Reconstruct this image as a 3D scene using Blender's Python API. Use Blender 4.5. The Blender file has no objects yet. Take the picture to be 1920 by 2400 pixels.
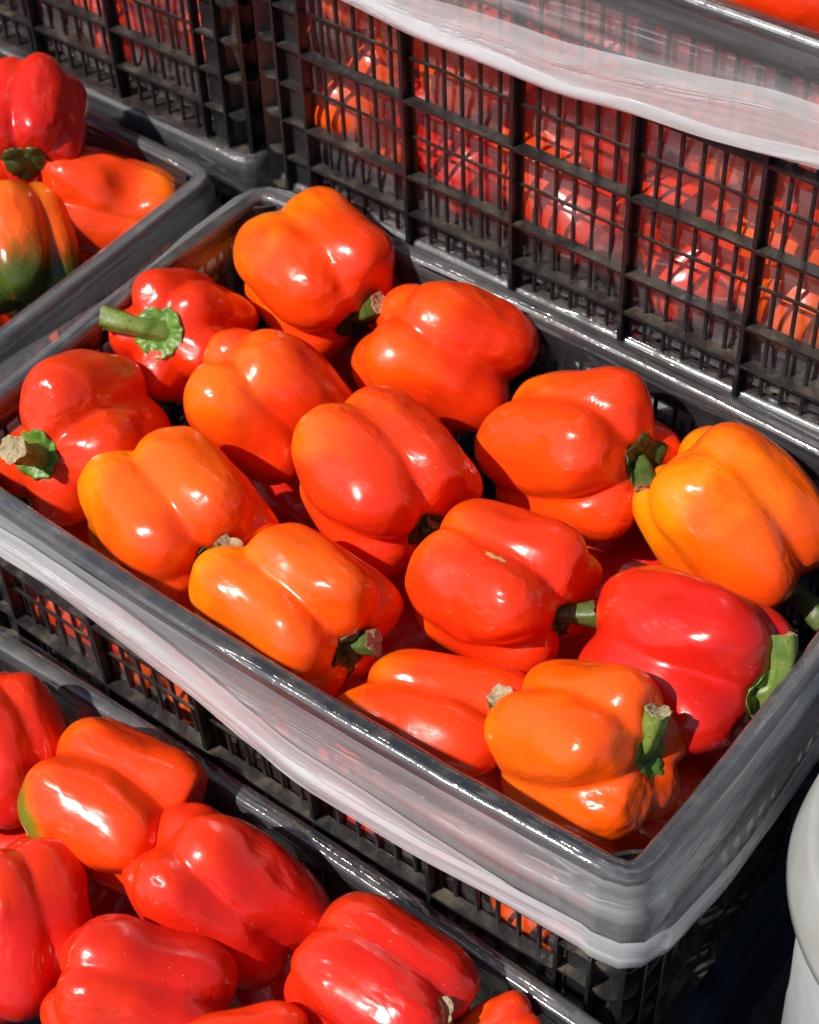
import bpy, bmesh, math
import numpy as np
from mathutils import Matrix, Vector

# ------------------------------------------------------------------ camera, light, exposure
scene = bpy.context.scene
C = scene.collection
cam_data = bpy.data.cameras.new('camera')
cam = bpy.data.objects.new('camera', cam_data)
C.objects.link(cam)
CP = (0.79442, -0.50124, 1.09614)
CR = (0.79839, 0.60159, -0.02573)
CU = (-0.43400, 0.60455, 0.66796)
CF = (-0.41739, 0.52213, -0.74376)
FOCAL_PX = 4279.8
cam_data.sensor_fit = 'VERTICAL'
cam_data.sensor_height = 36.0
cam_data.lens = 36.0 * FOCAL_PX / 2400.0
cam_data.clip_start = 0.02
cam_data.clip_end = 4000
cam_data.dof.use_dof = True
cam_data.dof.focus_distance = 1.20
cam_data.dof.aperture_fstop = 10.0
cam.matrix_world = Matrix(((CR[0], CU[0], -CF[0], CP[0]), (CR[1], CU[1], -CF[1], CP[1]),
                           (CR[2], CU[2], -CF[2], CP[2]), (0, 0, 0, 1)))
scene.camera = cam

SUN_DIR = Vector((-0.28, -0.60, 0.75)).normalized()       # towards the sun
world = bpy.data.worlds.new('World')
scene.world = world
world.use_nodes = True
wn = world.node_tree
bg = wn.nodes['Background']
sky = wn.nodes.new('ShaderNodeTexSky')
sky.sky_type = 'NISHITA'
sky.sun_disc = False
sky.sun_elevation = math.asin(SUN_DIR.z)
sky.sun_rotation = math.atan2(SUN_DIR.x, SUN_DIR.y)
wn.links.new(sky.outputs[0], bg.inputs[0])
bg.inputs[1].default_value = 0.070
sun_data = bpy.data.lights.new('sun', 'SUN')
sun_data.energy = 4.3
sun_data.angle = math.radians(0.55)
sun_data.color = (1.0, 0.96, 0.90)
sun = bpy.data.objects.new('sun', sun_data)
C.objects.link(sun)
sun.rotation_euler = SUN_DIR.to_track_quat('Z', 'Y').to_euler()
vs = scene.view_settings
vs.view_transform = 'Standard'
vs.look = 'None'
vs.exposure = 0.30
vs.gamma = 1.0
vs.use_curve_mapping = False
scene.cycles.max_bounces = 8
scene.cycles.transparent_max_bounces = 16
scene.cycles.glossy_bounces = 4
scene.cycles.transmission_bounces = 6
scene.cycles.use_denoising = True
scene.cycles.caustics_reflective = False
scene.cycles.caustics_refractive = False
scene.cycles.sample_clamp_indirect = 6.0

# ------------------------------------------------------------------ helpers
def link(o, parent=None):
    C.objects.link(o)
    if parent is not None:
        o.parent = parent
    return o

def empty(name, loc=(0, 0, 0)):
    o = bpy.data.objects.new(name, None)
    o.empty_display_size = 0.02
    o.location = loc
    return link(o)

def tag(o, label, cat, group=None, kind=None):
    if label: o['label'] = label
    if cat: o['category'] = cat
    if group: o['group'] = group
    if kind: o['kind'] = kind
    return o

def mesh_from(name, verts, faces, mat, smooth=False):
    me = bpy.data.meshes.new(name)
    me.from_pydata([tuple(map(float, v)) for v in verts], [], faces)
    if mat: me.materials.append(mat)
    if smooth:
        me.polygons.foreach_set('use_smooth', [True] * len(me.polygons))
    me.update()
    return me

def obj(name, me, parent=None, loc=None, rot=None):
    o = bpy.data.objects.new(name, me)
    if loc is not None: o.location = loc
    if rot is not None: o.rotation_euler = rot
    return link(o, parent)

BOXF = [(0, 3, 2, 1), (4, 5, 6, 7), (0, 1, 5, 4), (1, 2, 6, 5), (2, 3, 7, 6), (3, 0, 4, 7)]
class Builder:
    """collects boxes and prisms into one mesh"""
    def __init__(self): self.v = []; self.f = []
    def add(self, vs, fs):
        o = len(self.v)
        self.v += [tuple(q) for q in vs]
        self.f += [tuple(i + o for i in f) for f in fs]
    def box(self, a, b):
        x0, y0, z0 = a; x1, y1, z1 = b
        self.add([(x0, y0, z0), (x1, y0, z0), (x1, y1, z0), (x0, y1, z0),
                  (x0, y0, z1), (x1, y0, z1), (x1, y1, z1), (x0, y1, z1)], BOXF)
    def prism(self, poly, z0, z1):
        n = len(poly)
        self.add([(x, y, z0) for x, y in poly] + [(x, y, z1) for x, y in poly],
                 [tuple(range(n - 1, -1, -1)), tuple(range(n, 2 * n))] +
                 [(i, (i + 1) % n, n + (i + 1) % n, n + i) for i in range(n)])
    def sweep(self, rings, closed=False):
        """rings: list of equally long closed loops of points"""
        m = len(rings[0]); o = []
        vs = [q for r in rings for q in r]; fs = []
        R = len(rings)
        for i in range(R if closed else R - 1):
            i2 = (i + 1) % R
            for j in range(m):
                j2 = (j + 1) % m
                fs.append((i * m + j, i * m + j2, i2 * m + j2, i2 * m + j))
        if not closed:
            fs.append(tuple(range(m - 1, -1, -1)))
            fs.append(tuple((R - 1) * m + j for j in range(m)))
        self.add(vs, fs)
    def mesh(self, name, mat, smooth=False): return mesh_from(name, self.v, self.f, mat, smooth)

# gradient-free value noise on numpy arrays
def _hash(ix, iy, iz, seed):
    h = (ix.astype(np.int64) * 374761393 + iy.astype(np.int64) * 668265263 + iz.astype(np.int64) * 2147483647
         + seed * 1274126177) & 0xFFFFFFFF
    h = ((h ^ (h >> 13)) * 1274126177) & 0xFFFFFFFF
    h = (h ^ (h >> 16)) & 0xFFFFFFFF
    return h / 0xFFFFFFFF * 2 - 1
def vnoise(x, y, z=None, seed=0):
    x = np.asarray(x, float); y = np.asarray(y, float) + 0 * x
    z = np.zeros_like(x) if z is None else np.asarray(z, float) + 0 * x
    ix, iy, iz = np.floor(x), np.floor(y), np.floor(z)
    fx, fy, fz = x - ix, y - iy, z - iz
    s = lambda t: t * t * t * (t * (6 * t - 15) + 10)
    sx, sy, sz = s(fx), s(fy), s(fz)
    r = 0
    for a in (0, 1):
        for b in (0, 1):
            for c in (0, 1):
                w = (sx if a else 1 - sx) * (sy if b else 1 - sy) * (sz if c else 1 - sz)
                r = r + w * _hash(ix + a, iy + b, iz + c, seed)
    return r
def fbm(x, y, z=None, seed=0, oct=3):
    r = 0; a = 1; f = 1
    for i in range(oct):
        r = r + a * vnoise(x * f, y * f, None if z is None else z * f, seed + i * 17)
        a *= 0.5; f *= 2.03
    return r

# ------------------------------------------------------------------ materials
def new_mat(name):
    m = bpy.data.materials.new(name)
    m.use_nodes = True
    nt = m.node_tree
    return m, nt, nt.nodes['Principled BSDF'], nt.nodes['Material Output']
def N(nt, t, **kw):
    n = nt.nodes.new(t)
    for a, b in kw.items(): setattr(n, a, b)
    return n
def setin(n, **kw):
    for a, b in kw.items(): n.inputs[a.replace('_', ' ')].default_value = b
def noise(nt, vec, scale, detail=2.0, rough=0.5, dist=0.0):
    n = N(nt, 'ShaderNodeTexNoise')
    n.inputs['Scale'].default_value = scale
    n.inputs['Detail'].default_value = detail
    n.inputs['Roughness'].default_value = rough
    n.inputs['Distortion'].default_value = dist
    if vec is not None: nt.links.new(vec, n.inputs['Vector'])
    return n.outputs['Fac']
def maprange(nt, v, a, b, c=0.0, d=1.0, smooth=True):
    n = N(nt, 'ShaderNodeMapRange')
    n.interpolation_type = 'SMOOTHSTEP' if smooth else 'LINEAR'
    nt.links.new(v, n.inputs[0])
    for i, q in enumerate((a, b, c, d)): n.inputs[i + 1].default_value = q
    return n.outputs[0]
def math_(nt, op, a, b=None, clamp=False):
    n = N(nt, 'ShaderNodeMath', operation=op, use_clamp=clamp)
    for i, q in enumerate((a, b)):
        if q is None: continue
        if isinstance(q, (int, float)): n.inputs[i].default_value = q
        else: nt.links.new(q, n.inputs[i])
    return n.outputs[0]
def mixc(nt, f, a, b):
    n = N(nt, 'ShaderNodeMix', data_type='RGBA')
    for i, q in ((0, f), (6, a), (7, b)):
        if isinstance(q, (int, float)): n.inputs[i].default_value = q
        elif isinstance(q, tuple): n.inputs[i].default_value = q + (1,) if len(q) == 3 else q
        else: nt.links.new(q, n.inputs[i])
    return n.outputs[2]
def bump(nt, h, strength, dist, normal=None):
    n = N(nt, 'ShaderNodeBump')
    n.inputs['Strength'].default_value = strength
    n.inputs['Distance'].default_value = dist
    nt.links.new(h, n.inputs['Height'])
    if normal is not None: nt.links.new(normal, n.inputs['Normal'])
    return n.outputs[0]
def vmap(nt, vec, scale, rot=0.0):
    n = N(nt, 'ShaderNodeMapping')
    n.inputs['Scale'].default_value = scale
    n.inputs['Rotation'].default_value = (0, 0, rot)
    nt.links.new(vec, n.inputs['Vector'])
    return n.outputs[0]

def plastic_material():
    m, nt, b, out = new_mat('black_plastic')
    tc = N(nt, 'ShaderNodeTexCoord'); geo = N(nt, 'ShaderNodeNewGeometry')
    sep = N(nt, 'ShaderNodeSeparateXYZ'); nt.links.new(geo.outputs['True Normal'], sep.inputs[0])
    pos = geo.outputs['Position']
    up = maprange(nt, sep.outputs[2], 0.35, 0.9)
    n1 = noise(nt, pos, 45, 5, 0.62)
    n2 = noise(nt, pos, 900, 2, 0.6)
    n3 = noise(nt, pos, 160, 4, 0.65)
    d = math_(nt, 'MULTIPLY', up, maprange(nt, n1, 0.40, 0.82, 0.03, 0.70))
    d = math_(nt, 'MULTIPLY', d, maprange(nt, n2, 0.25, 0.75, 0.55, 1.0))
    film = maprange(nt, n3, 0.45, 0.82, 0.006, 0.07)
    fac = math_(nt, 'MAXIMUM', d, film)
    base = mixc(nt, n3, (0.007, 0.007, 0.008), (0.015, 0.015, 0.016))
    col = mixc(nt, fac, base, (0.190, 0.150, 0.100))
    nt.links.new(col, b.inputs['Base Color'])
    nt.links.new(maprange(nt, fac, 0.0, 0.5, 0.36, 0.9), b.inputs['Roughness'])
    b.inputs['Specular IOR Level'].default_value = 0.45
    h = math_(nt, 'ADD', math_(nt, 'MULTIPLY', n2, 0.3), n3)
    nt.links.new(bump(nt, h, 0.25, 0.0012), b.inputs['Normal'])
    return m

def film_material(name, milk_lo, milk_hi, streak=(3.0, 60.0, 1.0), tint=(0.93, 0.94, 0.95), rough=0.16, bumps=0.5, rest=(0.90, 0.90, 0.92)):
    m, nt, b, out = new_mat(name)
    nt.nodes.remove(b)
    uv = N(nt, 'ShaderNodeUVMap'); uv.uv_map = 'UVMap'
    st = vmap(nt, uv.outputs[0], streak)
    iso = vmap(nt, uv.outputs[0], (22, 22, 1))
    ns = noise(nt, st, 2.0, 2.5, 0.5, 0.15)
    st2 = vmap(nt, uv.outputs[0], (streak[0] * 1.7, streak[1] * 4.2, 1.0))
    nsf = noise(nt, st2, 2.0, 3.0, 0.6, 0.2)
    ni = noise(nt, iso, 2.0, 4, 0.6, 0.8)
    nf = noise(nt, vmap(nt, uv.outputs[0], (300, 300, 1)), 2.0, 3, 0.7)
    h = math_(nt, 'ADD', math_(nt, 'ADD', math_(nt, 'MULTIPLY', ns, 0.8), math_(nt, 'MULTIPLY', ni, 0.45)), math_(nt, 'MULTIPLY', nsf, 0.10))
    nrm = bump(nt, h, bumps, 0.004)
    nrm = bump(nt, nf, 0.05, 0.0006, nrm)
    cr_v = vmap(nt, uv.outputs[0], (streak[0] * 1.4, streak[1] * 1.1, 1.0), 0.05)
    crn = noise(nt, cr_v, 2.0, 1.5, 0.5, 0.5)
    crease = maprange(nt, math_(nt, 'ABSOLUTE', math_(nt, 'SUBTRACT', crn, 0.5)), 0.004, 0.022, 1.0, 0.0)
    crease = math_(nt, 'MULTIPLY', crease, maprange(nt, ni, 0.42, 0.60))
    nrm = bump(nt, crease, 0.35, 0.0015, nrm)
    milk = maprange(nt, math_(nt, 'ADD', math_(nt, 'ADD', math_(nt, 'MULTIPLY', ns, 0.74), math_(nt, 'MULTIPLY', nsf, 0.20)), math_(nt, 'MULTIPLY', nf, 0.06)), 0.36, 0.66, milk_lo, milk_hi)
    milk = math_(nt, 'ADD', milk, math_(nt, 'MULTIPLY', crease, 0.30 * (milk_hi - milk_lo) + 0.06), True)
    tr = N(nt, 'ShaderNodeBsdfTransparent'); tr.inputs[0].default_value = tint + (1,)
    df = N(nt, 'ShaderNodeBsdfDiffuse'); df.inputs[0].default_value = rest + (1,)
    tl = N(nt, 'ShaderNodeBsdfTranslucent'); tl.inputs[0].default_value = rest + (1,)
    nt.links.new(nrm, df.inputs['Normal']); nt.links.new(nrm, tl.inputs['Normal'])
    mk = N(nt, 'ShaderNodeMixShader'); mk.inputs[0].default_value = 0.45
    nt.links.new(df.outputs[0], mk.inputs[1]); nt.links.new(tl.outputs[0], mk.inputs[2])
    m1 = N(nt, 'ShaderNodeMixShader')
    nt.links.new(milk, m1.inputs[0]); nt.links.new(tr.outputs[0], m1.inputs[1]); nt.links.new(mk.outputs[0], m1.inputs[2])
    gl = N(nt, 'ShaderNodeBsdfGlossy'); gl.inputs['Roughness'].default_value = rough
    gl.inputs[0].default_value = (1, 1, 1, 1)
    nt.links.new(nrm, gl.inputs['Normal'])
    lw = N(nt, 'ShaderNodeLayerWeight'); lw.inputs[0].default_value = 0.5
    nt.links.new(nrm, lw.inputs['Normal'])
    p5 = math_(nt, 'POWER', lw.outputs['Facing'], 4.0)
    fr = math_(nt, 'ADD', math_(nt, 'MULTIPLY', p5, 0.55), 0.075, True)
    m2 = N(nt, 'ShaderNodeMixShader')
    nt.links.new(fr, m2.inputs[0]); nt.links.new(m1.outputs[0], m2.inputs[1]); nt.links.new(gl.outputs[0], m2.inputs[2])
    nt.links.new(m2.outputs[0], out.inputs['Surface'])
    return m

PAL = {  # main, second (blossom side), third (stem side), share of second
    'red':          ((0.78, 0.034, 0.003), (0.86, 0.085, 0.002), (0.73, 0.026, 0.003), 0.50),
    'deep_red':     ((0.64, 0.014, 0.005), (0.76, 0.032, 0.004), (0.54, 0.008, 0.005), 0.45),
    'red_orange':   ((0.81, 0.042, 0.004), (0.89, 0.130, 0.003), (0.72, 0.022, 0.005), 0.45),
    'orange_red':   ((0.87, 0.060, 0.003), (0.91, 0.170, 0.002), (0.77, 0.030, 0.004), 0.50),
    'orange_red2':  ((0.85, 0.052, 0.003), (0.90, 0.145, 0.002), (0.75, 0.026, 0.004), 0.55),
    'orange':       ((0.90, 0.105, 0.002), (0.93, 0.235, 0.002), (0.84, 0.042, 0.003), 0.52),
    'ripening':     ((0.85, 0.052, 0.003), (0.90, 0.145, 0.002), (0.170, 0.170, 0.010), 0.55),
    'green_orange': ((0.86, 0.100, 0.006), (0.62, 0.200, 0.010), (0.060, 0.085, 0.008), 0.50),
}
_pm = {}
def pepper_material(pal):
    if pal in _pm: return _pm[pal]
    a, b2, c3, share = PAL[pal]
    m, nt, b, out = new_mat('pepper_skin_' + pal)
    tc = N(nt, 'ShaderNodeTexCoord'); oi = N(nt, 'ShaderNodeObjectInfo')
    off = N(nt, 'ShaderNodeVectorMath', operation='ADD')
    sc = N(nt, 'ShaderNodeVectorMath', operation='SCALE'); sc.inputs[3].default_value = 1.0
    comb = N(nt, 'ShaderNodeCombineXYZ')
    r100 = math_(nt, 'MULTIPLY', oi.outputs['Random'], 40.0)
    for i in range(3): nt.links.new(r100, comb.inputs[i])
    nt.links.new(tc.outputs['Object'], off.inputs[0]); nt.links.new(comb.outputs[0], off.inputs[1])
    P = off.outputs[0]
    sep = N(nt, 'ShaderNodeSeparateXYZ'); nt.links.new(tc.outputs['Object'], sep.inputs[0])
    big = noise(nt, P, 11, 2.0, 0.5, 0.4)
    mid = noise(nt, vmap(nt, P, (1.0, 1.0, 0.35)), 45, 3, 0.55, 0.3)
    f = math_(nt, 'ADD', math_(nt, 'MULTIPLY', big, 0.8), math_(nt, 'MULTIPLY', mid, 0.25))
    f = math_(nt, 'ADD', f, math_(nt, 'MULTIPLY', sep.outputs[2], -4.0))   # blossom end yellower
    k2 = maprange(nt, f, 0.72 - 0.36 * share, 0.98 - 0.36 * share)
    col = mixc(nt, k2, a, b2)
    if pal == 'ripening':
        g = maprange(nt, math_(nt, 'ADD', math_(nt, 'ADD', math_(nt, 'MULTIPLY', sep.outputs[2], -10.0), math_(nt, 'MULTIPLY', sep.outputs[1], 10.0)), math_(nt, 'MULTIPLY', mid, 0.3)), 0.62, 0.84)
        col = mixc(nt, g, col, c3)
    elif pal == 'green_orange':
        g = maprange(nt, math_(nt, 'ADD', math_(nt, 'MULTIPLY', sep.outputs[2], 14.0), math_(nt, 'MULTIPLY', mid, 0.7)), 0.35, 0.85)
        col = mixc(nt, g, col, c3)
    else:
        g = maprange(nt, math_(nt, 'ADD', math_(nt, 'MULTIPLY', sep.outputs[2], 9.0), big), 0.55, 1.25)
        col = mixc(nt, math_(nt, 'MULTIPLY', g, 0.75), col, c3)
    fine = noise(nt, P, 230, 3, 0.6)
    spk = N(nt, 'ShaderNodeTexVoronoi'); spk.inputs['Scale'].default_value = 210; nt.links.new(P, spk.inputs['Vector'])
    dots = maprange(nt, spk.outputs['Distance'], 0.06, 0.12, 1.0, 0.0)
    dsel = maprange(nt, noise(nt, P, 75, 1), 0.56, 0.63)
    dots = math_(nt, 'MULTIPLY', math_(nt, 'MULTIPLY', dots, dsel), 0.55)
    col = mixc(nt, dots, col, (0.85, 0.42, 0.22))
    nt.links.new(col, b.inputs['Base Color'])
    dull = maprange(nt, noise(nt, P, 22, 3, 0.6), 0.52, 0.72)
    nt.links.new(math_(nt, 'ADD', math_(nt, 'MULTIPLY', dull, 0.12), 0.23), b.inputs['Roughness'])
    b.inputs['IOR'].default_value = 1.46
    b.inputs['Specular IOR Level'].default_value = 0.66
    b.inputs['Subsurface Weight'].default_value = 0.12
    b.inputs['Subsurface Radius'].default_value = (1.0, 0.25, 0.08)
    b.inputs['Subsurface Scale'].default_value = 0.006
    wob = noise(nt, vmap(nt, P, (1, 1, 0.55)), 62, 2, 0.5, 0.3)
    patch = maprange(nt, noise(nt, P, 17, 2, 0.5), 0.42, 0.66, 0.30, 1.0)
    wob = math_(nt, 'MULTIPLY', wob, patch)
    wob2 = math_(nt, 'MULTIPLY', noise(nt, vmap(nt, P, (1, 1, 0.5)), 150, 2, 0.5, 0.4), math_(nt, 'MULTIPLY', patch, 0.16))
    nrm = bump(nt, math_(nt, 'ADD', wob, wob2), 0.75, 0.0040)
    nrm = bump(nt, fine, 0.10, 0.0006, nrm)
    nt.links.new(nrm, b.inputs['Normal'])
    _pm[pal] = m
    return m

def stem_material(name, lo, hi, brown):
    m, nt, b, out = new_mat(name)
    tc = N(nt, 'ShaderNodeTexCoord')
    P = tc.outputs['Object']
    n1 = noise(nt, P, 60, 4, 0.6, 0.6); n2 = noise(nt, P, 420, 3, 0.6)
    col = mixc(nt, maprange(nt, n1, 0.3, 0.7), lo, hi)
    col = mixc(nt, maprange(nt, math_(nt, 'ADD', math_(nt, 'MULTIPLY', n2, 0.6), math_(nt, 'MULTIPLY', n1, 0.5)), 0.58, 0.72, 0, 0.7), col, brown)
    nt.links.new(col, b.inputs['Base Color'])
    b.inputs['Roughness'].default_value = 0.42
    b.inputs['Subsurface Weight'].default_value = 0.08
    b.inputs['Subsurface Scale'].default_value = 0.003
    nt.links.new(bump(nt, math_(nt, 'ADD', n1, math_(nt, 'MULTIPLY', n2, 0.4)), 0.5, 0.0012), b.inputs['Normal'])
    return m

def simple_material(name, col, col2, scale, rough, bmp=0.2, spec=0.5, bdist=0.002):
    m, nt, b, out = new_mat(name)
    tc = N(nt, 'ShaderNodeTexCoord')
    n1 = noise(nt, tc.outputs['Object'], scale, 6, 0.65)
    nt.links.new(mixc(nt, maprange(nt, n1, 0.3, 0.75), col, col2), b.inputs['Base Color'])
    b.inputs['Roughness'].default_value = rough
    b.inputs['Specular IOR Level'].default_value = spec
    nt.links.new(bump(nt, n1, bmp, bdist), b.inputs['Normal'])
    return m

M_PLASTIC = plastic_material()
M_FILM = film_material('clear_film', 0.24, 0.80, streak=(0.9, 15.0, 1.0), bumps=0.34)
M_FILM_IN = film_material('crumpled_film', 0.01, 0.07, streak=(6.0, 12.0, 1.0), bumps=0.40, rough=0.16)
M_HAZE = film_material('hazy_film', 0.03, 0.17, streak=(4.0, 9.0, 1.0), bumps=0.32, rough=0.28, rest=(0.86, 0.80, 0.82))
M_FLAP = film_material('loose_film', 0.04, 0.38, streak=(0.9, 13.0, 1.0), bumps=0.32)
M_THIN = film_material('thin_film', 0.02, 0.16, streak=(0.9, 18.0, 1.0), bumps=0.40, rough=0.14)
M_RIM = film_material('stretched_film', 0.02, 0.17, streak=(1.2, 40.0, 1.0), bumps=0.45, rough=0.13)
M_HEM = film_material('layered_film', 0.50, 0.97, streak=(0.7, 24.0, 1.0), bumps=0.36, rough=0.22, rest=(0.95, 0.95, 0.96))
M_STEM = stem_material('green_stem', (0.075, 0.140, 0.014), (0.190, 0.250, 0.045), (0.070, 0.050, 0.018))
M_STEM_SHADED = stem_material('shaded_stem', (0.036, 0.072, 0.010), (0.095, 0.130, 0.025), (0.055, 0.036, 0.014))  # darker copy of the stem green, shade put into the colour
M_CALYX = stem_material('green_calyx', (0.045, 0.120, 0.010), (0.150, 0.270, 0.030), (0.030, 0.050, 0.008))
M_CALYX_SHADED = stem_material('shaded_calyx', (0.016, 0.042, 0.007), (0.040, 0.080, 0.012), (0.020, 0.026, 0.008))  # calyx green darkened, its shade painted in
M_CUT = simple_material('cut_stem', (0.50, 0.40, 0.24), (0.22, 0.15, 0.07), 380, 0.85, 0.8, 0.2)
M_SCAR = simple_material('scar', (0.62, 0.38, 0.16), (0.40, 0.20, 0.07), 900, 0.8, 0.4, 0.2)
M_GROUND = simple_material('asphalt', (0.045, 0.043, 0.041), (0.075, 0.068, 0.058), 60, 0.9, 0.6)
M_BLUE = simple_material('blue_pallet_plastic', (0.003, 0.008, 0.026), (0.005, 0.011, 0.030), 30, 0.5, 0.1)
M_WHITE_SHADED = simple_material('white_shaded_bucket_plastic', (0.30, 0.31, 0.32), (0.26, 0.265, 0.26), 40, 0.42, 0.05)  # white plastic greyed so the colour carries the shade on the bucket
M_STAIN_SHADED = simple_material('stained_shaded_lid_plastic', (0.33, 0.33, 0.32), (0.28, 0.275, 0.25), 25, 0.5, 0.08)  # mottled lid plastic, base greyed to stand in for the lid's shade

# ------------------------------------------------------------------ setting
b = Builder()
GZ = -0.2985
b.add([(-300, -300, GZ), (300, -300, GZ), (300, 300, GZ), (-300, 300, GZ)], [(0, 1, 2, 3)])
ground = obj('ground', b.mesh('ground', M_GROUND))
ground['kind'] = 'structure'

# ------------------------------------------------------------------ crates
CL, CW = 0.606, 0.378          # outer length and width
POST = 0.053                   # corner to first rib
DEP = 0.0085                    # depth of ribs and ledges
RIMW = 0.0125
LEVELS = (0.0358, 0.0726, 0.1434, 0.2152)
CROSS = (0.1085, 0.1795, 0.250)

_cache = {}
def shared(key, fn):
    if key not in _cache: _cache[key] = fn()
    return _cache[key]

def bow_at(u, length, amt): return amt * (1 - (2 * u / length - 1) ** 2)

def wall_map(side, u, d, z):
    """u along the wall, d inwards from the outer plane -> local xyz"""
    if side == 'front': return (u, d, z)
    if side == 'back': return (CL - u, CW - d, z)
    if side == 'right': return (CL - d, u, z)
    return (d, CW - u, z)
WALL_ROT = {'front': 0.0, 'right': math.pi / 2, 'back': math.pi, 'left': -math.pi / 2}

def strip_mesh(side, length, u0, u1, d0, d1, z0, z1, bowz, H, seed, seg=18):
    """a bar that follows the bowed wall, cross-section d0..d1 x z0..z1"""
    b = Builder(); rings = []
    for i in range(seg + 1):
        u = u0 + (u1 - u0) * i / seg
        w = bow_at(u, length, bowz((z0 + z1) / 2))
        jit = 0.0005 * float(vnoise(np.array([u * 40.0]), np.array([z0 * 50]), None, seed)[0])
        pts = [(d0 + jit, z0), (d1, z0), (d1, z1), (d0 + jit, z1)]
        rings.append([wall_map(side, u, dd - w, zz) for dd, zz in pts])
    b.sweep(rings)
    return b.mesh('ledge', M_PLASTIC)

def corner_outline(r=0.012):
    pts = []
    return pts

def corner_mesh(H):
    """corner post at local origin corner, spanning +x and +y"""
    b = Builder(); t = 0.0026
    K = 0.0265
    core = [(DEP, POST - .004), (DEP, K), (0.0185, 0.0185), (K, DEP), (POST - .004, DEP),
            (POST - .004, DEP + t), (K + .001, DEP + t), (0.0205, 0.0205), (DEP + t, K + .001), (DEP + t, POST - .004)]
    b.prism(core, 0.003, H - 0.004)
    for x in (0.0275, POST):
        b.box((x - t / 2, 0.0004, 0.003), (x + t / 2, DEP + .001, H - .028))
        b.box((0.0004, x - t / 2, 0.003), (DEP + .001, x + t / 2, H - .028))
    # diagonal fin
    q = t / 2 / math.sqrt(2) * 1.3
    b.prism([(0.0050 - q, 0.0050 + q), (0.0050 + q, 0.0050 - q), (0.0190 + q, 0.0190 - q), (0.0190 - q, 0.0190 + q)], 0.003, H - .028)
    return b.mesh('corner_post', M_PLASTIC)

def shelf_mesh():
    b = Builder(); x1 = 0.0275 - .0013; x2 = POST - .0013
    # flat piece between the two fins, then a scalloped quarter towards the diagonal fin; same on the other side
    b.prism([(x1 + .0026, 0.0012), (x2, 0.0012), (x2, DEP), (x1 + .0026, DEP)], 0, 0.0022)
    b.prism([(0.0012, x1 + .0026), (DEP, x1 + .0026), (DEP, x2), (0.0012, x2)], 0, 0.0022)
    a = [(x1, 0.0035)]
    for i in range(1, 7):
        s = i / 7
        x = x1 + (0.0070 - x1) * s; y = 0.0035 + (0.0050 - 0.0035) * s - 0.0030 * math.sin(math.pi * s)
        a.append((x, y))
    a += [(0.0075, 0.0058), (0.0188, 0.0172), (x1, DEP)]
    b.prism(a, 0, 0.0022)
    b.prism([(y, x) for x, y in reversed(a)], 0, 0.0022)
    return b.mesh('shelf', M_PLASTIC)

def round_rect(n_off, H, bow, step=0.006, rad=0.024, tight=None):
    """outline of the crate offset by n_off outwards, as list of (x,y,nx,ny,s)"""
    pts = []
    r = rad
    def arc(cx, cy, a0, a1, k=3):
        for i in range(k + 1):
            a = a0 + (a1 - a0) * i / k
            pts.append((cx + r * math.cos(a), cy + r * math.sin(a), math.cos(a), math.sin(a)))
    def side(p, q, nx, ny, L):
        k = max(2, int(L / step))
        for i in range(1, k):
            s = i / k
            x = p[0] + (q[0] - p[0]) * s; y = p[1] + (q[1] - p[1]) * s
            full = CL if ny else CW
            u = x if ny else y
            w = bow_at(u, full, bow if ny else bow * .5)
            pts.append((x + nx * w, y + ny * w, nx, ny))
    hp = math.pi / 2
    side((r, 0), (CL - r, 0), 0, -1, CL)
    arc(CL - r, r, -hp, 0)
    side((CL, r), (CL, CW - r), 1, 0, CW)
    arc(CL - r, CW - r, 0, hp)
    side((CL - r, CW), (r, CW), 0, 1, CL)
    arc(r, CW - r, hp, 2 * hp)
    side((0, CW - r), (0, r), -1, 0, CW)
    arc(r, r, 2 * hp, 3 * hp)
    return [(x + nx * n_off, y + ny * n_off, nx, ny) for x, y, nx, ny in pts]

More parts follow.
